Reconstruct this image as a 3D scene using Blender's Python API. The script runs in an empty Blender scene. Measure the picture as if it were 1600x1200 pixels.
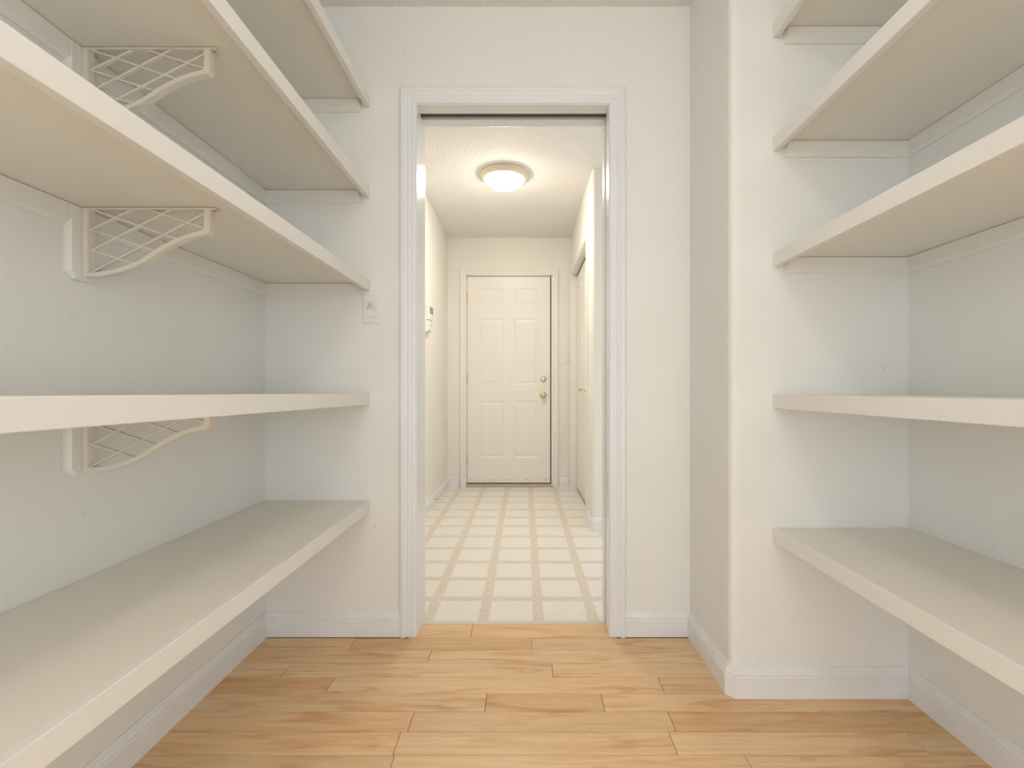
import bpy, bmesh, math, random
from mathutils import Vector, Matrix
random.seed(7)
SC = bpy.context.scene
COL = SC.collection

# ------------------------------------------------------------------ camera
F_PX, VPX, VPY, CAM_H = 737.0, 820.0, 608.0, 0.96
cam_d = bpy.data.cameras.new('camera'); cam = bpy.data.objects.new('camera', cam_d); COL.objects.link(cam)
cam.location = (0, 0, CAM_H); cam.rotation_euler = (math.pi/2, 0, 0)
cam_d.sensor_fit = 'HORIZONTAL'; cam_d.sensor_width = 36.0; cam_d.lens = F_PX*36/1600
cam_d.shift_x = -(VPX-800)/1600; cam_d.shift_y = (VPY-600)/1600
cam_d.clip_start = 0.02; cam_d.clip_end = 100
SC.camera = cam

# ------------------------------------------------------------------ world / exposure
w = bpy.data.worlds.new('world'); SC.world = w; w.use_nodes = True
bg = w.node_tree.nodes['Background']
bg.inputs['Color'].default_value = (0.91, 0.965, 1.0, 1); bg.inputs['Strength'].default_value = 1.15
vs = SC.view_settings
vs.view_transform = 'Standard'; vs.look = 'None'; vs.gamma = 1.0; vs.use_curve_mapping = False
vs.exposure = 0.97
HALL_LAMP = 40.0
PANTRY_FILL_LAMP = 13.0  # strength of the unseen lamp added to brighten the pantry

# ------------------------------------------------------------------ materials
def newmat(name):
    m = bpy.data.materials.new(name); m.use_nodes = True
    nt = m.node_tree
    return m, nt, nt.nodes['Principled BSDF']
def N(nt, t, **kw):
    n = nt.nodes.new(t)
    for k, v in kw.items(): setattr(n, k, v)
    return n
def paint(name, rgb, rough=0.5, bump=0.0, bscale=250.0, var=0.03, vscale=2.5, spec=0.5, bdist=0.002):
    m, nt, b = newmat(name)
    b.inputs['Roughness'].default_value = rough
    b.inputs['Specular IOR Level'].default_value = spec
    tc = N(nt, 'ShaderNodeTexCoord')
    ns = N(nt, 'ShaderNodeTexNoise'); ns.inputs['Scale'].default_value = vscale; ns.inputs['Detail'].default_value = 4
    nt.links.new(tc.outputs['Object'], ns.inputs['Vector'])
    rp = N(nt, 'ShaderNodeValToRGB')
    rp.color_ramp.elements[0].position = 0.3; rp.color_ramp.elements[1].position = 0.7
    rp.color_ramp.elements[0].color = (*[c*(1-var) for c in rgb], 1)
    rp.color_ramp.elements[1].color = (*[min(1, c*(1+var)) for c in rgb], 1)
    nt.links.new(ns.outputs['Fac'], rp.inputs['Fac']); nt.links.new(rp.outputs['Color'], b.inputs['Base Color'])
    if bump:
        n2 = N(nt, 'ShaderNodeTexNoise'); n2.inputs['Scale'].default_value = bscale; n2.inputs['Detail'].default_value = 3
        nt.links.new(tc.outputs['Object'], n2.inputs['Vector'])
        bp = N(nt, 'ShaderNodeBump'); bp.inputs['Strength'].default_value = bump; bp.inputs['Distance'].default_value = bdist
        nt.links.new(n2.outputs['Fac'], bp.inputs['Height']); nt.links.new(bp.outputs['Normal'], b.inputs['Normal'])
    return m
def scuffs(m, sc=38.0, dark=0.80):
    """sparse small grey marks on painted surfaces"""
    nt = m.node_tree; b = nt.nodes['Principled BSDF']; src = b.inputs['Base Color'].links[0].from_socket
    tc = N(nt, 'ShaderNodeTexCoord'); mp = N(nt, 'ShaderNodeMapping'); mp.inputs['Scale'].default_value = (1.6, 1.6, 0.7)
    nt.links.new(tc.outputs['Object'], mp.inputs['Vector'])
    a = N(nt, 'ShaderNodeTexNoise'); a.inputs['Scale'].default_value = sc; a.inputs['Detail'].default_value = 2; a.inputs['Distortion'].default_value = 1.2
    c = N(nt, 'ShaderNodeTexNoise'); c.inputs['Scale'].default_value = 3.1; c.inputs['Detail'].default_value = 2
    nt.links.new(mp.outputs['Vector'], a.inputs['Vector']); nt.links.new(tc.outputs['Object'], c.inputs['Vector'])
    r1 = N(nt, 'ShaderNodeMapRange'); r1.inputs['From Min'].default_value = 0.70; r1.inputs['From Max'].default_value = 0.75
    r2 = N(nt, 'ShaderNodeMapRange'); r2.inputs['From Min'].default_value = 0.54; r2.inputs['From Max'].default_value = 0.62
    nt.links.new(a.outputs['Fac'], r1.inputs['Value']); nt.links.new(c.outputs['Fac'], r2.inputs['Value'])
    mu = N(nt, 'ShaderNodeMath', operation='MULTIPLY'); nt.links.new(r1.outputs['Result'], mu.inputs[0]); nt.links.new(r2.outputs['Result'], mu.inputs[1])
    mx = N(nt, 'ShaderNodeMix', data_type='RGBA', blend_type='MULTIPLY'); mx.inputs['B'].default_value = (dark, dark, dark, 1)
    nt.links.new(mu.outputs[0], mx.inputs['Factor']); nt.links.new(src, mx.inputs['A']); nt.links.new(mx.outputs['Result'], b.inputs['Base Color'])
def metal(name, rgb, rough=0.25):
    m = paint(name, rgb, rough, var=0.05, vscale=40)
    m.node_tree.nodes['Principled BSDF'].inputs['Metallic'].default_value = 1.0
    return m
M = {}
M['wall'] = paint('wall_paint', (0.88, 0.88, 0.85), 0.55, bump=0.12, bscale=180, var=0.012)
M['hall_wall'] = paint('wall_paint_lamp_warmed', (0.90, 0.875, 0.82), 0.55, bump=0.12, bscale=180, var=0.012)  # same paint as the pantry walls, with the lamp's warmth put into the colour
M['ceiling'] = paint('stippled_ceiling', (0.90, 0.885, 0.86), 0.8, bump=0.6, bscale=75, var=0.015, bdist=0.012)
M['trim'] = paint('gloss_trim_paint', (0.865, 0.88, 0.915), 0.2, bump=0, var=0.012)
M['base'] = paint('baseboard_paint', (0.87, 0.873, 0.878), 0.3, bump=0.05, bscale=60, var=0.03, vscale=14)
M['shelf'] = paint('shelf_paint', (0.88, 0.845, 0.765), 0.42, bump=0.06, bscale=120, var=0.018)
M['strip'] = paint('shelf_edge_paint', (0.87, 0.855, 0.82), 0.38, bump=0.05, bscale=120, var=0.015)
M['cleat'] = paint('cleat_paint', (0.88, 0.86, 0.81), 0.42, var=0.015)
M['bracket'] = paint('bracket_plastic', (0.79, 0.735, 0.64), 0.38, var=0.012)
M['door'] = paint('door_paint', (0.90, 0.88, 0.84), 0.35, bump=0.03, bscale=90, var=0.01)
M['plate'] = paint('switch_plastic', (0.88, 0.87, 0.84), 0.3, var=0.005)
M['lens'] = paint('sensor_lens', (0.70, 0.70, 0.69), 0.25, var=0.05, vscale=60)
M['display'] = paint('keypad_display', (0.18, 0.17, 0.13), 0.2, var=0.05)
M['brass'] = metal('polished_brass', (0.78, 0.62, 0.33), 0.22)
M['nickel'] = metal('satin_nickel', (0.66, 0.60, 0.48), 0.3)
M['steel'] = metal('screw_steel', (0.40, 0.37, 0.33), 0.35)
M['bronze'] = paint('weatherstrip', (0.10, 0.075, 0.055), 0.6, var=0.1)
M['track'] = paint('door_track', (0.05, 0.04, 0.035), 0.5, var=0.1)
M['sill'] = paint('threshold_metal', (0.55, 0.46, 0.34), 0.6, var=0.06, vscale=20)
M['ring'] = paint('lamp_ring_enamel', (0.78, 0.71, 0.56), 0.3, var=0.02)
M['rubber'] = paint('rubber_tip', (0.75, 0.73, 0.70), 0.6)
M['subfloor'] = paint('floor_gap', (0.16, 0.09, 0.045), 0.8, var=0.1)
M['strip_vinyl'] = paint('vinyl_beige_band', (0.77, 0.69, 0.585), 0.32, var=0.075, vscale=55)
M['tile'] = paint('vinyl_cream_square', (0.88, 0.85, 0.80), 0.28, var=0.02, vscale=28)

def lamp_mat(name, rgb, strength):
    m, nt, b = newmat(name)
    b.inputs['Base Color'].default_value = (0.9, 0.88, 0.84, 1); b.inputs['Roughness'].default_value = 0.3
    b.inputs['Emission Color'].default_value = (*rgb, 1)
    # glow weakened on the sides by normal, to keep it off the ceiling
    ge = N(nt, 'ShaderNodeNewGeometry'); sx = N(nt, 'ShaderNodeSeparateXYZ'); mr = N(nt, 'ShaderNodeMapRange')
    mr.inputs['From Min'].default_value = 0.0; mr.inputs['From Max'].default_value = -0.9
    mr.inputs['To Min'].default_value = 0.18*strength; mr.inputs['To Max'].default_value = strength
    nt.links.new(ge.outputs['Normal'], sx.inputs['Vector']); nt.links.new(sx.outputs['Z'], mr.inputs['Value'])
    nt.links.new(mr.outputs['Result'], b.inputs['Emission Strength'])
    return m
M['glass_hall'] = lamp_mat('lit_frosted_glass', (1.0, 0.90, 0.76), HALL_LAMP)
M['glass_pantry_fill'] = lamp_mat('pantry_fill_lamp_glass', (1.0, 0.975, 0.94), PANTRY_FILL_LAMP)

def wood_mat():
    m, nt, b = newmat('maple_plank')
    L = nt.links.new
    oi = N(nt, 'ShaderNodeObjectInfo'); tc = N(nt, 'ShaderNodeTexCoord')
    mul = N(nt, 'ShaderNodeMath', operation='MULTIPLY'); mul.inputs[1].default_value = 40; L(oi.outputs['Random'], mul.inputs[0])
    def noise(scl, sc, det, dist):
        mp = N(nt, 'ShaderNodeMapping'); mp.inputs['Scale'].default_value = scl; L(tc.outputs['Object'], mp.inputs['Vector'])
        n = N(nt, 'ShaderNodeTexNoise', noise_dimensions='4D'); n.inputs['Scale'].default_value = sc
        n.inputs['Detail'].default_value = det; n.inputs['Distortion'].default_value = dist
        L(mp.outputs['Vector'], n.inputs['Vector']); L(mul.outputs[0], n.inputs['W']); return n
    grain = noise((1.6, 26, 26), 3.0, 6, 0.4)
    r1 = N(nt, 'ShaderNodeValToRGB'); e = r1.color_ramp.elements
    e[0].position = 0.28; e[0].color = (0.80, 0.52, 0.275, 1); e[1].position = 0.62; e[1].color = (0.90, 0.66, 0.395, 1)
    L(grain.outputs['Fac'], r1.inputs['Fac'])
    flame = noise((1.5, 9, 9), 2.0, 3, 1.6)
    r2 = N(nt, 'ShaderNodeValToRGB'); e = r2.color_ramp.elements
    e[0].position = 0.52; e[0].color = (1, 1, 1, 1); e[1].position = 0.74; e[1].color = (0.78, 0.55, 0.36, 1)
    L(flame.outputs['Fac'], r2.inputs['Fac'])
    mx = N(nt, 'ShaderNodeMix', data_type='RGBA', blend_type='MULTIPLY'); mx.inputs['Factor'].default_value = 0.85
    L(r1.outputs['Color'], mx.inputs['A']); L(r2.outputs['Color'], mx.inputs['B'])
    mt = N(nt, 'ShaderNodeMix', data_type='RGBA', blend_type='MULTIPLY'); mt.inputs['Factor'].default_value = 1
    L(mx.outputs['Result'], mt.inputs['A']); L(oi.outputs['Color'], mt.inputs['B'])
    L(mt.outputs['Result'], b.inputs['Base Color'])
    b.inputs['Roughness'].default_value = 0.3
    bp = N(nt, 'ShaderNodeBump'); bp.inputs['Strength'].default_value = 0.04; bp.inputs['Distance'].default_value = 0.001
    L(grain.outputs['Fac'], bp.inputs['Height']); L(bp.outputs['Normal'], b.inputs['Normal'])
    return m
M['wood'] = wood_mat()
scuffs(M['wall']); scuffs(M['base'], 60, 0.7)

# ------------------------------------------------------------------ helpers
def link(name, me, mat, parent=None, smooth=False):
    o = bpy.data.objects.new(name, me); COL.objects.link(o)
    if mat is not None and not me.materials: me.materials.append(M[mat])
    if smooth:
        for p in me.polygons: p.use_smooth = True
    if parent is not None:
        o.parent = parent
        o.matrix_parent_inverse = Matrix.Translation(-parent.location)
    return o
def from_bm(name, bm, mat, parent=None, smooth=False):
    bmesh.ops.recalc_face_normals(bm, faces=bm.faces[:])
    me = bpy.data.meshes.new(name); bm.to_mesh(me); bm.free()
    return link(name, me, mat, parent, smooth)
def bbox(bm, x0, x1, y0, y1, z0, z1):
    v = [bm.verts.new((x, y, z)) for x in (x0, x1) for y in (y0, y1) for z in (z0, z1)]
    for f in ((0,1,3,2),(4,6,7,5),(0,4,5,1),(2,3,7,6),(0,2,6,4),(1,5,7,3)): bm.faces.new([v[i] for i in f])
def box(name, x0, x1, y0, y1, z0, z1, mat, parent=None, bev=0.0):
    bm = bmesh.new(); bbox(bm, x0, x1, y0, y1, z0, z1)
    if bev: bmesh.ops.bevel(bm, geom=bm.edges[:], offset=bev, segments=2, affect='EDGES', profile=0.5)
    return from_bm(name, bm, mat, parent)
def boxes(name, lst, mat, parent=None):
    bm = bmesh.new()
    for b in lst: bbox(bm, *b)
    return from_bm(name, bm, mat, parent)
def addprism(bm, rings):
    """rings: list of equally long vertex loops, joined in order, capped at both ends"""
    R = [[bm.verts.new(p) for p in r] for r in rings]
    n = len(R[0])
    for a, b in zip(R, R[1:]):
        for i in range(n): bm.faces.new((a[i], a[(i+1) % n], b[(i+1) % n], b[i]))
    bm.faces.new(R[0][::-1]); bm.faces.new(R[-1])
def prism(name, rings, mat, parent=None, smooth=False):
    bm = bmesh.new(); addprism(bm, rings); return from_bm(name, bm, mat, parent, smooth)
def vprism(name, poly, z0, z1, mat, parent=None):
    return prism(name, [[(x, y, z0) for x, y in poly], [(x, y, z1) for x, y in poly]], mat, parent)
def lathe(name, prof, mat, parent=None, seg=32, axis='Z', at=(0, 0, 0), smooth=True):
    """prof: list of (r, h) along the axis"""
    bm = bmesh.new(); rings = []
    for r, h in prof:
        if r < 1e-6: rings.append([(0, 0, h)])
        else: rings.append([(r*math.cos(2*math.pi*i/seg), r*math.sin(2*math.pi*i/seg), h) for i in range(seg)])
    def tr(p):
        x, y, z = p
        if axis == 'Y': x, y, z = x, -z, y          # towards the camera side (-Y)
        if axis == '-X': x, y, z = -z, y, x
        if axis == 'X': x, y, z = z, y, x
        return (x+at[0], y+at[1], z+at[2])
    R = [[bm.verts.new(tr(p)) for p in r] for r in rings]
    for a, b in zip(R, R[1:]):
        if len(a) == 1 and len(b) == 1: continue
        for i in range(seg):
            j = (i+1) % seg
            if len(a) == 1: bm.faces.new((a[0], b[j], b[i]))
            elif len(b) == 1: bm.faces.new((a[i], a[j], b[0]))
            else: bm.faces.new((a[i], a[j], b[j], b[i]))
    for r in (R[0], R[-1]):
        if len(r) > 1: bm.faces.new(r)
    return from_bm(name, bm, mat, parent, smooth)
def empty(name, loc):
    o = bpy.data.objects.new(name, None); COL.objects.link(o); o.location = loc; o.empty_display_size = 0.05
    return o
def tag(o, label, cat, group=None, kind=None):
    o['label'] = label; o['category'] = cat
    if group: o['group'] = group
    if kind: o['kind'] = kind
    return o
def struct(o, label, cat): return tag(o, label, cat, kind='structure')
def arc(cx, cy, r, a0, a1, n=8):
    return [(cx+r*math.cos(math.radians(a0+(a1-a0)*i/n)), cy+r*math.sin(math.radians(a0+(a1-a0)*i/n))) for i in range(n+1)]

# ------------------------------------------------------------------ key dimensions (metres; camera above the origin looking along +Y)
XL, XR = -1.012, 1.200            # pantry side walls
YD0, YD1 = 1.838, 1.985           # wall with the doorway
YA = 1.475                        # face of the boxed-out wall beside the alcove
XC = 0.6436                       # its side face
ZC = 2.45                         # ceiling height
YB = -0.10                        # pantry left open behind the camera, set here to let daylight in
DX0, DX1, DZ = -0.42, 0.327, 2.066  # doorway
SL0, SL1 = 1.8956, 1.941          # pocket-door slot
HXL, HXR = -0.759, 0.455          # hall side walls
YF = 4.638                        # hall end wall
YS = 3.185                        # wall of the closet facing the doorway
CY0, CY1, CZ = 3.44, 4.54, 2.06   # closet opening
RB = 0.022                        # rounded drywall corner

# ------------------------------------------------------------------ floors
fl = boxes('floor', [(XL-0.11, XR+0.11, YB-0.1, 1.928, -0.05, -0.0125)], 'subfloor')
struct(fl, 'light maple plank floor of the pantry', 'floor')
def row_planks(y0, y1, joints, x0, x1):
    xs = [x0] + [j for j in joints if x0+0.05 < j < x1-0.05] + [x1]
    out = []
    for a, b in zip(xs, xs[1:]):
        ga = 0.0007
        bm = bmesh.new(); hx, hy = (b-a)/2-ga, (y1-y0)/2-ga
        bbox(bm, -hx, hx, -hy, hy, -0.006, 0.006)
        bmesh.ops.bevel(bm, geom=[e for e in bm.edges if all(v.co.z > 0 for v in e.verts)], offset=0.0008, segments=1, affect='EDGES')
        o = from_bm('plank', bm, 'wood', fl)
        o.location = ((a+b)/2, (y0+y1)/2, -0.006)
        o.matrix_parent_inverse = Matrix.Identity(4)
        t = random.uniform(0.92, 1.03); g = random.uniform(-0.045, 0.02)
        o.color = (t, t*(1+g), t*(1+2*g), 1); out.append(o)
    return out
def px2x(px, y): return (px-VPX)*y/F_PX
known = {0: [831, 551], 1: [671], 2: [863, 447], 3: [515, 1033], 4: [759, 942], 5: [642, 1050]}
dark = {(0, 1): (0.86, 0.79, 0.70), (3, 0): (0.90, 0.80, 0.68), (4, 1): (0.91, 0.86, 0.80), (5, 2): (0.90, 0.82, 0.72), (2, 0): (1.03, 1.03, 1.04), (1, 0): (0.95, 0.89, 0.82)}
PW = 0.0832
p0 = row_planks(1.82, 1.928, [px2x(737, 1.87)], DX0-0.03, DX1+0.03)
NR = int((1.82-YB)/PW)+1
for k in range(NR):
    y1 = 1.82-k*PW; y0 = y1-PW
    x1 = XC if y0 > YA else XR
    if k in known: js = sorted(px2x(p, (y0+y1)/2) for p in known[k])
    else:
        js = []; x = XL-random.uniform(0, 0.5)
        while x < x1: x += random.uniform(0.5, 1.05); js.append(x)
    ps = row_planks(y0, y1, js, XL, x1)
    for i, p in enumerate(ps):
        if (k, i) in dark: p.color = (*dark[(k, i)], 1)

kf = box('floor_kitchen', -3.5, 3.5, -4.0, 1.82-NR*PW-0.001, -0.05, 0.0, 'wood'); kf.color = (1, 1, 1, 1)
struct(kf, 'light maple floor continuing out of the pantry opening', 'floor')
fh = boxes('floor_hall', [(HXL-0.1, 2.0, 1.9285, YF+0.11, -0.05, 0.0)], 'strip_vinyl')
struct(fh, 'cream and beige checked vinyl floor of the hall', 'floor')
TP, TB = 0.2287, 0.045
HT = (TP-TB)/2
def tilemesh(hx, hy):
    bm = bmesh.new(); bbox(bm, -hx, hx, -hy, hy, 0, 0.0007)
    me = bpy.data.meshes.new('tile'); bmesh.ops.recalc_face_normals(bm, faces=bm.faces[:]); bm.to_mesh(me); bm.free(); me.materials.append(M['tile']); return me
full_tile = tilemesh(HT, HT)
for i in range(-5, 9):
    cx = 0.0566+TP*(i+0.5)
    for j in range(0, 13):
        cy = 1.928+TP*(j+0.5)
        xa, xb = max(cx-HT, HXL+0.001), min(cx+HT, (HXR+0.05 if cy > YS else 1.9))
        ya, yb = max(cy-HT, 1.93), min(cy+HT, YF-0.001)
        if cy < YS < yb and cx > HXR: yb = YS
        if xb-xa < 0.01 or yb-ya < 0.01: continue
        isfull = abs(xb-xa-2*HT) < 1e-6 and abs(yb-ya-2*HT) < 1e-6
        o = link('tile', full_tile if isfull else tilemesh((xb-xa)/2, (yb-ya)/2), None, fh)
        o.matrix_parent_inverse = Matrix.Identity(4); o.location = ((xa+xb)/2, (ya+yb)/2, 0)

# ------------------------------------------------------------------ ceilings and walls
struct(boxes('ceiling', [(XL-0.11, XR+0.11, YB, YD0, ZC, ZC+0.1), (-3.5, 3.5, -4.0, YB, ZC, ZC+0.1)], 'ceiling'), 'white textured ceiling of the pantry', 'ceiling')
struct(box('ceiling_hall', HXL-0.12, 2.0, YD0, YF+0.11, ZC, ZC+0.1, 'ceiling'), 'white stippled ceiling of the hall with the lamp', 'ceiling')
struct(box('wall_left', XL-0.11, XL, YB, YD0, 0, ZC, 'wall'), 'off-white pantry wall carrying the shelves with lattice brackets', 'wall')
struct(box('wall_right', XR, XR+0.11, YB, YA, 0, ZC, 'wall'), 'off-white alcove wall behind the bracketless shelves', 'wall')
chase = arc(XC+RB, YA+RB, RB, 180, 270) + [(XR+0.11, YA), (XR+0.11, YD0), (XC, YD0)]
o = vprism('wall_corner', chase, 0, ZC, 'wall')
struct(o, 'boxed-out off-white wall with a rounded corner beside the alcove', 'wall')
dl, dr = DX0-0.018, DX1+0.018
o = boxes('wall_front', [(XL-0.11, dl, YD0, YD1, 0, ZC), (dr, XR+0.11, YD0, SL0-0.003, 0, ZC), (dr, XR+0.11, SL1+0.003, YD1, 0, ZC),
      (dl, dr, YD0, SL0-0.003, DZ+0.018, ZC), (dl, dr, SL1+0.003, YD1, DZ+0.018, ZC), (dl, XR+0.11, SL0-0.003, SL1+0.003, DZ+0.12, ZC),
      (XR+0.05, XR+0.11, SL0-0.003, SL1+0.003, 0, DZ+0.12)], 'wall')
struct(o, 'off-white pantry wall around the open doorway', 'wall')
struct(box('wall_hall_left', HXL-0.12, HXL, YD1, YF, 0, ZC, 'hall_wall'), 'lamp-warmed off-white hall wall carrying the alarm keypad', 'wall')
FX0, FX1, FZ = -0.585, 0.278, 2.09
o = boxes('wall_hall_end', [(HXL-0.12, FX0, YF, YF+0.11, 0, ZC), (FX1, 1.2, YF, YF+0.11, 0, ZC), (FX0, FX1, YF, YF+0.11, FZ, ZC)], 'hall_wall')
struct(o, 'lamp-warmed off-white end wall of the hall around the six-panel door', 'wall')
pier = arc(HXR+RB, YS+RB, RB, 180, 270) + [(2.0, YS), (2.0, YS+0.11), (HXR+0.11, YS+0.11), (HXR+0.11, CY0-0.012), (HXR, CY0-0.012)]
bm = bmesh.new(); addprism(bm, [[(x, y, 0) for x, y in pier], [(x, y, ZC) for x, y in pier]])
bbox(bm, HXR, HXR+0.11, CY0-0.012, CY1+0.012, CZ+0.012, ZC); bbox(bm, HXR, HXR+0.11, CY1+0.012, YF, 0, ZC)
struct(from_bm('wall_hall_right', bm, 'hall_wall'), 'lamp-warmed off-white hall wall with rounded corner and closet opening', 'wall')
struct(boxes('wall_hall_far', [(1.9, 2.0, YD1, 2.10, 0, ZC), (1.9, 2.0, 2.7, YS, 0, ZC), (1.9, 2.0, 2.10, 2.7, 1.6, ZC), (1.9, 2.0, 2.10, 2.7, 0, 0.6)], 'hall_wall'), 'unseen hall wall with an opening added to let daylight in', 'wall')  # out-of-view opening added so daylight reaches the closet corner
struct(box('wall_closet', 1.10, 1.2, YS+0.11, YF, 0, ZC, 'hall_wall'), 'lamp-warmed off-white back wall inside the hall closet', 'wall')

# ------------------------------------------------------------------ baseboards
BP = [(0, 0), (0.014, 0), (0.014, 0.064), (0.0115, 0.067), (0.0125, 0.074), (0.0085, 0.081), (0.0065, 0.089), (0.004, 0.094), (0, 0.094)]
def base_run(pts, names):
    P = [Vector(p) for p in pts]
    nrm = []
    for a, b in zip(P, P[1:]):
        d = (b-a).normalized(); nrm.append(Vector((-d.y, d.x)))
    def off(i):
        if i == 0: return nrm[0]
        if i == len(P)-1: return nrm[-1]
        m = (nrm[i-1]+nrm[i]); return m/(m.dot(nrm[i]))
    for i, (nm, lab) in enumerate(names):
        rings = []
        for k in (i, i+1):
            q = off(k); rings.append([(P[k].x+q.x*v, P[k].y+q.y*v, z) for v, z in BP])
        struct(prism(nm, rings, 'base'), lab, 'baseboard')
c = 0.016
base_run([(XR, YB), (XR, YA), (XC+c, YA), (XC, YA+c), (XC, YD0), (0.389, YD0)],
   [('baseboard_right', 'white moulded baseboard along the alcove wall'), ('baseboard_alcove', 'white moulded baseboard under the alcove shelf ends'),
    ('baseboard_corner', 'narrow angled baseboard piece around the rounded wall corner'), ('baseboard_side', 'white baseboard on the side of the boxed-out wall'),
    ('baseboard_front', 'short white baseboard between doorway casing and boxed-out wall')])
base_run([(-0.482, YD0), (XL, YD0), (XL, YB)],
   [('baseboard_back', 'white scuffed baseboard below the wall switch'), ('baseboard_left', 'white baseboard running under the lattice-bracketed shelves')])
base_run([(2.0, YS), (HXR+c, YS), (HXR, YS+c), (HXR, CY0-0.066)],
   [('baseboard_closet', 'white baseboard on the closet wall facing the doorway'), ('baseboard_bend', 'angled baseboard piece at the rounded closet corner'),
    ('baseboard_pier', 'short white baseboard between rounded corner and bifold closet')])
base_run([(HXR-0.018, YF), (0.337, YF)], [('baseboard_end', 'short white baseboard under the hall light switch')])
base_run([(-0.644, YF), (HXL, YF), (HXL, YD1)],
   [('baseboard_nook', 'short white baseboard on the hinge side of the six-panel door'), ('baseboard_hall', 'white hall baseboard with the door stop')])

# ------------------------------------------------------------------ casings and jambs
CP = [(0, 0), (0, 0.008), (0.003, 0.0105), (0.013, 0.0115), (0.0155, 0.0095), (0.024, 0.0105), (0.029, 0.0135), (0.034, 0.0125), (0.041, 0.0155), (0.0445, 0.018), (0.056, 0.018), (0.060, 0.014), (0.060, 0)]
def casing(tr, a0, a1, zt, mapf, mat='trim', sc=1.0):
    def ring(a, s, z, zu): return [mapf(a+s*u*sc, v, z+zu*u*sc) for u, v in CP]
    prism('casing_board', [ring(a0, -1, 0, 0), ring(a0, -1, zt, 1)], mat, tr)
    prism('casing_board', [ring(a1, 1, 0, 0), ring(a1, 1, zt, 1)], mat, tr)
    prism('casing_head', [ring(a0, -1, zt, 1), ring(a1, 1, zt, 1)], mat, tr)
t1 = struct(empty('trim_1', ((DX0+DX1)/2, YD0, 0)), 'glossy white moulded casing and jambs of the open doorway', 'door trim')
casing(t1, DX0-0.003, DX1+0.003, DZ+0.003, lambda a, v, z: (a, YD0-v, z))
jb = 0.0015
box('jamb', DX0-0.017, DX0, YD0-0.004, YD1+0.004, 0, DZ, 'trim', t1, jb)
box('jamb', DX1, DX1+0.017, YD0-0.004, SL0, 0, DZ, 'trim', t1, jb)
box('jamb', DX1, DX1+0.017, SL1, YD1+0.004, 0, DZ, 'trim', t1, jb)
box('head_jamb', DX0-0.017, DX1+0.017, YD0-0.004, SL0, DZ, DZ+0.0165, 'trim', t1, jb)
box('head_jamb', DX0-0.017, DX1+0.017, SL1, YD1+0.004, DZ, DZ+0.0165, 'trim', t1, jb)
box('track', DX0, DX1+0.009, SL0+0.001, SL0+0.027, DZ+0.006, DZ+0.085, 'track', t1)  # lowered track; its near-black also stands in for shade in the slot
prism('casing_back', [[(DX0-0.003-u, YD1+v, 0) for u, v in CP], [(DX0-0.003-u, YD1+v, DZ+0.003+u) for u, v in CP]], 'trim', t1)
prism('casing_back', [[(DX1+0.003+u, YD1+v, 0) for u, v in CP], [(DX1+0.003+u, YD1+v, DZ+0.003+u) for u, v in CP]], 'trim', t1)
prism('casing_back', [[(DX0-0.003-u, YD1+v, DZ+0.003+u) for u, v in CP], [(DX1+0.003+u, YD1+v, DZ+0.003+u) for u, v in CP]], 'trim', t1)

t2 = struct(empty('trim_2', (-0.155, YF, 0)), 'white casing and frame around the six-panel hall door', 'door trim')
FD0, FD1, FDB, FDT = -0.567, 0.250, 0.043, 2.068
casing(t2, FX0+0.004, FX1-0.004, FZ-0.006, lambda a, v, z: (a, YF-v, z), 'door', 0.92)
box('jamb', FX0, FD0-0.003, YF-0.002, YF+0.10, 0, FZ, 'door', t2)
box('jamb', FD1+0.011, FX1, YF-0.002, YF+0.10, 0, FZ, 'door', t2)
box('head_jamb', FX0, FX1, YF-0.002, YF+0.10, FDT+0.006, FZ, 'door', t2)
box('weatherstrip', FD1-0.02, FD1+0.011, YF+0.054, YF+0.066, FDB, FDT+0.006, 'bronze', t2)
box('weatherstrip', FD0-0.003, FD0+0.02, YF+0.054, YF+0.066, FDB, FDT+0.006, 'bronze', t2)
box('weatherstrip', FD0, FD1, YF+0.054, YF+0.066, FDT-0.02, FDT+0.006, 'bronze', t2)
box('threshold', FX0+0.01, FX1-0.01, YF-0.02, YF+0.10, 0.0, 0.028, 'sill', t2, 0.004)
box('sill_gap_shade', FD0, FD1+0.010, YF+0.012, YF+0.06, 0.0285, 0.0415, 'bronze', t2)  # dark strip behind the gap under the door, standing in for its shade
box('strike_plate', FD1+0.0095, FD1+0.0112, YF+0.003, YF+0.03, 0.875, 0.935, 'brass', t2)

t3 = struct(empty('trim_3', (HXR, (CY0+CY1)/2, 0)), 'cream white casing and jambs of the bifold closet', 'door trim')
casing(t3, CY0-0.004, CY1+0.004, CZ+0.004, lambda a, v, z: (HXR-v, a, z), 'door')
box('jamb', HXR-0.003, HXR+0.112, CY0-0.0115, CY0, 0, CZ, 'door', t3)
box('jamb', HXR-0.003, HXR+0.112, CY1, CY1+0.0115, 0, CZ, 'door', t3)
box('head_jamb', HXR-0.003, HXR+0.112, CY0, CY1, CZ, CZ+0.0115, 'door', t3)
box('track', HXR+0.05, HXR+0.08, CY0+0.005, CY1-0.005, CZ-0.018, CZ-0.001, 'track', t3)

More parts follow.
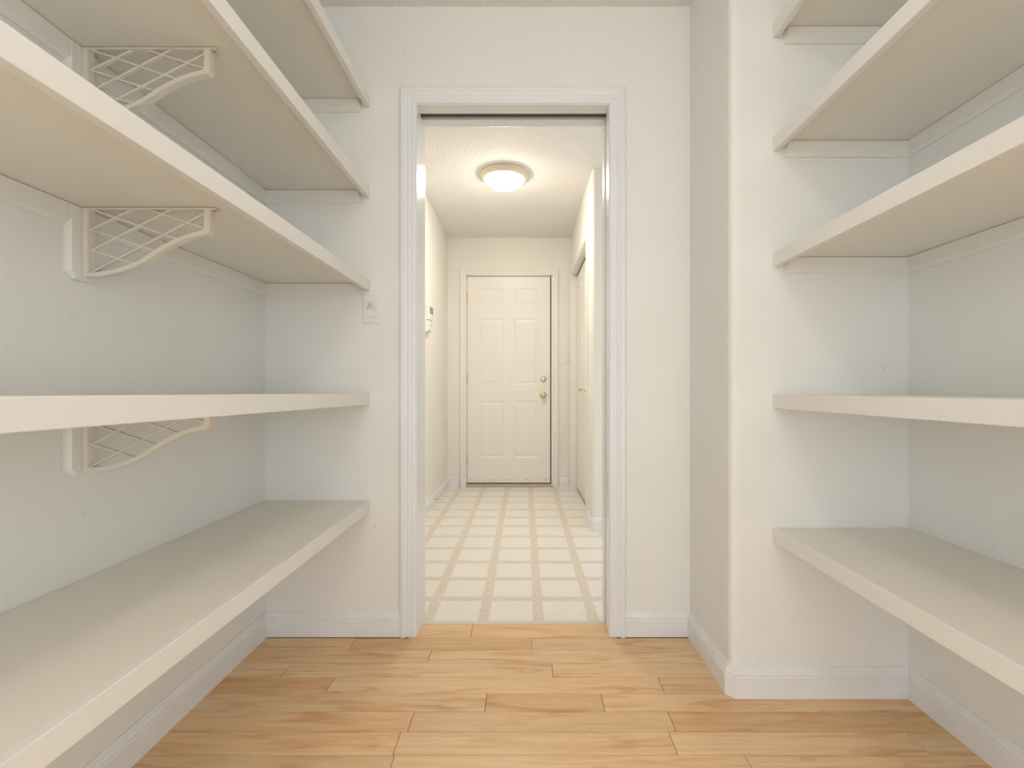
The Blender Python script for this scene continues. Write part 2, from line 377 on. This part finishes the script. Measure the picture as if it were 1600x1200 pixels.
# ------------------------------------------------------------------ doors
def frustum(bm, x0, x1, z0, z1, y0, h, ins, mp):
    a = [(x0, y0, z0), (x1, y0, z0), (x1, y0, z1), (x0, y0, z1)]
    i2 = ins
    b = [(x0+i2, y0-h, z0+i2), (x1-i2, y0-h, z0+i2), (x1-i2, y0-h, z1-i2), (x0+i2, y0-h, z1-i2)]
    addprism(bm, [[mp(*p) for p in a], [mp(*p) for p in b]])
def panel_slab(name, x0, x1, z0, z1, cols, rows, y0, th, parent, mp, depth=0.0042):
    """front face at y0 with sunken moulded fields; each field carries a raised panel (own mesh)"""
    xs = sorted({x0, x1, *[c for p in cols for c in p]}); zs = sorted({z0, z1, *[r for p in rows for r in p]})
    bm = bmesh.new()
    g = {(i, j): bm.verts.new((x, y0, z)) for i, x in enumerate(xs) for j, z in enumerate(zs)}
    pf = []
    for i in range(len(xs)-1):
        for j in range(len(zs)-1):
            f = bm.faces.new((g[i, j], g[i+1, j], g[i+1, j+1], g[i, j+1]))
            if any(abs(xs[i]-c[0]) < 1e-6 for c in cols) and any(abs(zs[j]-r[0]) < 1e-6 for r in rows): pf.append(f)
    bnd = [e for e in bm.edges if e.is_boundary]
    r = bmesh.ops.extrude_edge_only(bm, edges=bnd)
    nv = [v for v in r['geom'] if isinstance(v, bmesh.types.BMVert)]
    for v in nv: v.co.y = y0+th
    bmesh.ops.contextual_create(bm, geom=[e for e in r['geom'] if isinstance(e, bmesh.types.BMEdge)])
    bm.normal_update()
    bmesh.ops.recalc_face_normals(bm, faces=bm.faces[:])
    bmesh.ops.inset_individual(bm, faces=pf, thickness=0.010, depth=-depth)
    for v in bm.verts: v.co = mp(*v.co)
    o = from_bm(name, bm, 'door', parent)
    for cx in cols:
        for rz in rows:
            b2 = bmesh.new(); frustum(b2, cx[0]+0.018, cx[1]-0.018, rz[0]+0.018, rz[1]-0.018, y0+depth, depth-0.001, 0.018, mp)
            from_bm('panel', b2, 'door', o)
    return o
ident = lambda x, y, z: (x, y, z)
d1 = struct(empty('door_1', (-0.158, YF+0.03, FDB)), 'closed white six-panel door with brass knob and deadbolt', 'door')
YDF = YF+0.008
panel_slab('slab', FD0, FD1, FDB, FDT, [(-0.452, -0.212), (-0.102, 0.132)], [(0.285, 0.842), (1.005, 1.655), (1.790, 1.952)], YDF, 0.044, d1, ident)
for z in (1.857, 1.067, 0.27):
    lathe('hinge', [(0, -0.052), (0.004, -0.050), (0.0075, -0.046), (0.0075, 0.046), (0.004, 0.050), (0, 0.052)], 'nickel' if z < 1.5 and z > 0.5 else 'brass', d1, 12, 'Z', (FD0-0.002, YDF-0.007, z))
kn = lathe('knob', [(0.0, 0.0), (0.033, 0.0), (0.033, 0.004), (0.028, 0.008), (0.012, 0.012), (0.011, 0.028), (0.02, 0.034), (0.0275, 0.046), (0.0275, 0.055), (0.022, 0.064), (0.010, 0.068), (0, 0.068)], 'brass', d1, 32, 'Y', (0.182, YDF, 0.902))
lathe('keyway', [(0, 0), (0.008, 0), (0.008, 0.0015), (0, 0.0015)], 'nickel', kn, 16, 'Y', (0.182, YDF-0.068, 0.902))
db = lathe('deadbolt', [(0, 0), (0.031, 0), (0.031, 0.005), (0.024, 0.012), (0.018, 0.014), (0, 0.014)], 'nickel', d1, 32, 'Y', (0.182, YDF, 1.058))
box('thumb_turn', 0.170, 0.194, YDF-0.026, YDF-0.013, 1.054, 1.062, 'brass', db, 0.002)
sw = box('door_sweep', FD0+0.004, FD1-0.004, YDF-0.008, YDF, FDB-0.004, FDB+0.046, 'plate', d1, 0.002)
for i in range(5):
    lathe('sweep_screw', [(0, 0), (0.0055, 0), (0.004, 0.002), (0, 0.0025)], 'steel', sw, 10, 'Y', (FD0+0.045+i*0.182, YDF-0.008, FDB+0.027))

d2 = struct(empty('door_2', (HXR+0.06, (CY0+CY1)/2, 0.02)), 'cream white bifold closet doors with two small brass knobs', 'door')
lw = (CY1-CY0-0.012)/4
leaves = []
for i in range(4):
    a = CY0+0.005+i*(lw+0.0006)
    mp = lambda x, y, z: (y, x, z)
    s = panel_slab('leaf', a, a+lw-0.002, 0.022, CZ-0.022, [(a+0.06, a+lw-0.062)], [(0.16, 0.80), (0.98, 1.62), (1.74, 1.92)], HXR+0.048, 0.032, d2, mp, 0.005)
    leaves.append(s)
for y, lf in ((3.745, leaves[1]), (4.125, leaves[2])):
    lathe('knob', [(0, 0), (0.010, 0), (0.008, 0.006), (0.007, 0.014), (0.015, 0.020), (0.0175, 0.027), (0.012, 0.033), (0, 0.035)], 'brass', lf, 20, '-X', (HXR+0.048, y, 0.955))

d3 = struct(empty('door_3', (DX1+0.4, (SL0+SL1)/2, 0.012)), 'white pocket door slid into the wall with a brass edge latch', 'door')
box('slab', DX1+0.010, DX1+0.76, SL0+0.006, SL1-0.006, 0.012, DZ+0.010, 'trim', d3, 0.0015)
lt = box('edge_latch', DX1+0.0075, DX1+0.0099, SL0+0.010, SL1-0.010, 0.922, 1.006, 'brass', d3, 0.0006)
box('latch_slot', DX1+0.0066, DX1+0.0076, SL0+0.017, SL1-0.017, 0.945, 0.983, 'steel', lt)

# ------------------------------------------------------------------ shelves
TOPS = [0.526, 0.943, 1.386, 1.747, 2.101]
BT, ST, SH, SD = 0.016, 0.019, 0.043, 0.41
KP = [(0, 0), (0.014, 0), (0.014, -0.034), (0.0125, -0.0355), (0.0125, -0.0385), (0.006, -0.0465), (0, -0.0465)]   # cleat section (out, down)
ORD = ['lowest', 'second lowest', 'middle', 'second highest', 'topmost']
def shelf(side, i):
    top = TOPS[i]; sg = 1 if side == 'L' else -1
    xw = XL if side == 'L' else XR
    yw = YD0 if side == 'L' else YA
    dep = 0.408 if side == 'L' else 0.424
    xf = xw+sg*dep
    r = empty('wall_shelf', ((xw+xf)/2, (yw+YB)/2, top-SH))
    where = 'on the wall with lattice brackets' if side == 'L' else 'in the alcove behind the rounded wall corner'
    tag(r, f'{ORD[i]} long white shelf {where}', 'shelf', 'painted pantry shelves')
    X = lambda a, b: (min(a, b), max(a, b))
    xa, xb = X(xw+sg*0.001, xf-sg*ST)
    box('board', xa, xb, YB, yw-0.001, top-BT, top, 'shelf', r, 0.0008)
    xa, xb = X(xf-sg*ST, xf)
    box('front_edge', xa, xb, YB, yw-0.001, top-SH, top+0.0004, 'strip', r, 0.0018)
    zu = top-BT-0.0012
    # side cleat, mitred into the end cleat
    prism('cleat', [[(xw+sg*v, YB, zu+h) for v, h in KP], [(xw+sg*v, yw-v, zu+h) for v, h in KP]], 'cleat', r)
    xe = xf-sg*(ST+0.011)
    prism('cleat', [[(xw+sg*v, yw-v, zu+h) for v, h in KP], [(xe-sg*(0.004+0.5*v if h > -0.04 else 0.002), yw-v, zu+h) for v, h in KP]], 'cleat', r)
    return r
for i in range(5):
    sh = shelf('L', i)
    if i == 1: sh.rotation_euler = (-0.0062, 0, 0); sh.location.z += 0.0062      # this shelf hangs a little out of level
for i in range(5): shelf('R', i)

# ------------------------------------------------------------------ lattice brackets
BS = 4*695.0
def bl(cx, cy): return ((cx-510)/BS, -(cy-205)/BS)
inner_c = [(550, 610), (600, 608), (650, 602), (705, 591), (755, 577), (800, 561), (840, 545), (880, 524), (915, 502), (945, 482), (985, 456), (1030, 430), (1080, 404), (1130, 383), (1180, 366), (1225, 354), (1250, 347)]
def bracket(i, label):
    z = TOPS[i]-BT-0.0015+(0.004 if i == 1 else 0); yc = 1.070; x0 = XL+0.0152
    r = empty('lattice_bracket', (XL, yc, z-0.152))
    tag(r, label, 'shelf bracket', 'lattice shelf brackets')
    # backing board on the wall, with a chamfered foot
    hw = 0.037
    prof = [(yc-hw, 0), (yc+hw, 0), (yc+hw, -0.150), (yc+hw-0.014, -0.164), (yc-hw+0.014, -0.164), (yc-hw, -0.150)]
    bm = bmesh.new()
    ins = 0.006
    prof2 = [(yc+(a-yc)*(1-ins/hw), h if h == 0 else h+ins) for a, h in prof]
    zb = z
    addprism(bm, [[(XL+0.0005, a, zb+h) for a, h in prof], [(XL+0.009, a, zb+h) for a, h in prof], [(XL+0.015, a, zb+h) for a, h in prof2]])
    from_bm('backing_board', bm, 'cleat', r)
    # frame
    inn = [bl(*p) for p in inner_c]
    out = []
    for k, p in enumerate(inn):
        a = Vector(inn[max(k-1, 0)]); b = Vector(inn[min(k+1, len(inn)-1)]); d = (b-a).normalized()
        out.append((p[0]+d.y*0.010, p[1]-d.x*0.010))
    out[0] = (0.0, inn[0][1]-0.010)
    inn += [bl(1264, 340), bl(1272, 325), bl(1272, 216), bl(550, 216)]
    out += [bl(1290, 370), bl(1312, 352), bl(1312, 204), bl(510, 204)]
    out[-5] = bl(1262, 374)
    n = len(inn); h = 0.009
    bm = bmesh.new()
    V = {}
    for k in range(n):
        for s, (lst) in (('i', inn), ('o', out)):
            for t in (-1, 1):
                bev = 0.0
                V[k, s, t] = bm.verts.new((x0+lst[k][0], yc+t*h, z+lst[k][1]))
    for k in range(n):
        j = (k+1) % n
        bm.faces.new((V[k,'i',-1], V[j,'i',-1], V[j,'o',-1], V[k,'o',-1])); bm.faces.new((V[k,'i',1], V[k,'o',1], V[j,'o',1], V[j,'i',1]))
        bm.faces.new((V[k,'i',-1], V[k,'i',1], V[j,'i',1], V[j,'i',-1])); bm.faces.new((V[k,'o',-1], V[j,'o',-1], V[j,'o',1], V[k,'o',1]))
    bmesh.ops.recalc_face_normals(bm, faces=bm.faces[:])
    ed = [e for e in bm.edges if len(e.link_faces) == 2 and e.calc_face_angle() > 1.2 and abs(e.verts[0].co.y-e.verts[1].co.y) < 1e-6]
    bmesh.ops.bevel(bm, geom=ed, offset=0.0012, segments=2, affect='EDGES')
    from_bm('frame', bm, 'bracket', r)
    # crossing bars
    bars = [((562, 212), (1096, 398)), ((548, 337), (966, 474)), ((548, 465), (838, 556)), ((912, 212), (1272, 332)),
            ((548, 340), (812, 212)), ((548, 474), (1056, 212)), ((548, 612), (1276, 232))]
    for m_, (p, q) in enumerate(bars):
        a, b = Vector(bl(*p)), Vector(bl(*q)); d = (b-a).normalized(); nn = Vector((-d.y, d.x))
        wd = 0.0021; dy = 0.0055 if m_ < 4 else 0.0052
        def ring(c): return [(x0+c.x+nn.x*s*wd, yc+t*dy, z+c.y+nn.y*s*wd) for s, t in ((-1, -0.75), (-0.4, -1), (0.4, -1), (1, -0.75), (1, 0.75), (0.4, 1), (-0.4, 1), (-1, 0.75))]
        prism('lattice_bar', [ring(a), ring(b)], 'bracket', r)
    # screw tab under the shelf
    tx = x0+0.2885
    st = box('screw_tab', tx-0.004, tx+0.013, yc-0.008, yc+0.008, z-0.004, z, 'bracket', r, 0.001)
    lathe('screw', [(0, -0.0022), (0.0022, -0.0022), (0.0042, 0), (0.0042, 0.001), (0, 0.001)], 'steel', st, 12, 'Z', (tx+0.006, yc-0.001, z-0.0045))
bracket(1, 'white lattice bracket under the second lowest shelf, its top hidden by the shelf edge')
bracket(2, 'white lattice bracket fully in view under the middle shelf')
bracket(3, 'white lattice bracket under the second highest shelf')

# ------------------------------------------------------------------ switches
def switch(name, x, yw, z, label, sensor):
    r = empty(name, (x, yw, z)); tag(r, label, 'light switch')
    bm = bmesh.new()
    W, H, D = 0.0345, 0.0575, 0.006
    a = [(x-W, yw-0.0004, z-H), (x+W, yw-0.0004, z-H), (x+W, yw-0.0004, z+H), (x-W, yw-0.0004, z+H)]
    a2 = [(p[0], yw-0.003, p[2]) for p in a]
    k = 0.004
    b = [(x-W+k, yw-D, z-H+k), (x+W-k, yw-D, z-H+k), (x+W-k, yw-D, z+H-k), (x-W+k, yw-D, z+H-k)]
    addprism(bm, [a, a2, b]); cp = from_bm('cover_plate', bm, 'plate', r)
    box('insert', x-0.0168, x+0.0168, yw-D-0.0012, yw-D+0.001, z-0.0335, z+0.0335, 'lens', r)
    if sensor:
        sb = box('sensor_body', x-0.0158, x+0.0158, yw-D-0.004, yw-D-0.0012, z+0.001, z+0.0325, 'plate', r, 0.001)
        lathe('sensor_lens', [(0, 0), (0.0105, 0), (0.0098, 0.003), (0.006, 0.006), (0, 0.0072)], 'lens', sb, 24, 'Y', (x, yw-D-0.004, z+0.0165))
        lathe('indicator', [(0, 0), (0.002, 0), (0.002, 0.001), (0, 0.001)], 'display', sb, 10, 'Y', (x-0.011, yw-D-0.004, z+0.004))
        box('push_button', x-0.0158, x+0.0158, yw-D-0.0045, yw-D-0.0012, z-0.0325, z-0.001, 'plate', r, 0.001)
    else:
        prism('rocker', [[(x+s*0.0155, yw-D-d_, z+h_) for d_, h_ in ((0.0012, -0.032), (0.002, -0.032), (0.0035, 0), (0.006, 0.032), (0.0012, 0.032))] for s in (-1, 1)], 'plate', r)
    for s in (-1, 1):
        lathe('screw', [(0, 0), (0.003, 0), (0.0024, 0.001), (0, 0.0012)], 'plate', cp, 10, 'Y', (x, yw-D, z+s*0.0475))
switch('wall_switch', -0.597, YD0, 1.2720, 'white wall switch with round motion sensor beside the doorway casing', True)
switch('wall_switch', 0.4015, YF, 1.267, 'white rocker light switch beside the six-panel hall door', False)

# ------------------------------------------------------------------ hall ceiling lamp, added pantry fill lamp
def ceiling_lamp(x, y, glass, label):
    r = empty('ceiling_lamp', (x, y, ZC)); tag(r, label, 'ceiling lamp')
    lathe('ring', [(0, -0.0005), (0.163, -0.0005), (0.166, -0.006), (0.162, -0.013), (0.158, -0.017), (0.160, -0.024), (0.155, -0.034), (0.141, -0.043), (0.135, -0.043), (0.133, -0.030), (0, -0.028)], 'ring', r, 64, 'Z', (x, y, ZC))
    prof = [(0.134*math.cos(a), -0.036-0.060*math.sin(a)) for a in [math.pi/2*k/12 for k in range(12)]] + [(0.0, -0.096)]
    gs = lathe('glass_shade', prof, glass, r, 64, 'Z', (x, y, ZC))
    lathe('finial', [(0, -0.095), (0.006, -0.0955), (0.0075, -0.099), (0.005, -0.103), (0, -0.105)], 'ring', gs, 16, 'Z', (x, y, ZC))
ceiling_lamp(-0.142, 3.27, 'glass_hall', 'lit frosted dome lamp with cream ring on the stippled hall ceiling')
ceiling_lamp(0.05, 0.20, 'glass_pantry_fill', 'added out-of-view dome lamp that brightens the pantry shelves')  # lamp added out of view for even pantry brightness

# ------------------------------------------------------------------ keypad, thermostat, door stop on the hall wall
r = empty('alarm_keypad', (HXL, 3.71, 1.52)); tag(r, 'white alarm keypad with dark display on the lamp-warmed hall wall', 'keypad')
box('body', HXL+0.0004, HXL+0.024, 3.635, 3.795, 1.500, 1.612, 'plate', r, 0.004)
box('display', HXL+0.0235, HXL+0.0252, 3.648, 3.782, 1.548, 1.604, 'display', r, 0.0006)
for i in range(3):
    box('button', HXL+0.0235, HXL+0.0262, 3.655+i*0.045, 3.685+i*0.045, 1.512, 1.530, 'rubber', r, 0.001)
r = empty('thermostat', (HXL, 3.62, 1.40)); tag(r, 'small white wedge-shaped thermostat below the alarm keypad', 'thermostat')
pf = [(0.0004, 1.402), (0.018, 1.398), (0.034, 1.412), (0.040, 1.470), (0.034, 1.482), (0.0004, 1.484)]
prism('body', [[(HXL+a, 3.575, z) for a, z in pf], [(HXL+a, 3.690, z) for a, z in pf]], 'plate', r)
box('vent_slot', HXL+0.020, HXL+0.036, 3.590, 3.675, 1.4825, 1.4845, 'lens', r)
box('lever', HXL+0.0385, HXL+0.042, 3.60, 3.665, 1.452, 1.460, 'lens', r)
r = empty('door_stop', (HXL+0.014, 3.886, 0.05)); tag(r, 'small spring door stop sticking out of the hall baseboard', 'door stop')
xb = HXL+0.0142
sp = [(0, 0), (0.010, 0), (0.010, 0.004)]
for k in range(9): sp += [(0.0062, 0.006+k*0.005), (0.0048, 0.0085+k*0.005)]
lathe('spring', sp+[(0, 0.052)], 'nickel', r, 14, 'X', (xb, 3.886, 0.055))
lathe('rubber_tip', [(0, 0.0515), (0.0075, 0.0515), (0.0085, 0.060), (0.006, 0.068), (0, 0.069)], 'rubber', r, 14, 'X', (xb, 3.886, 0.055))
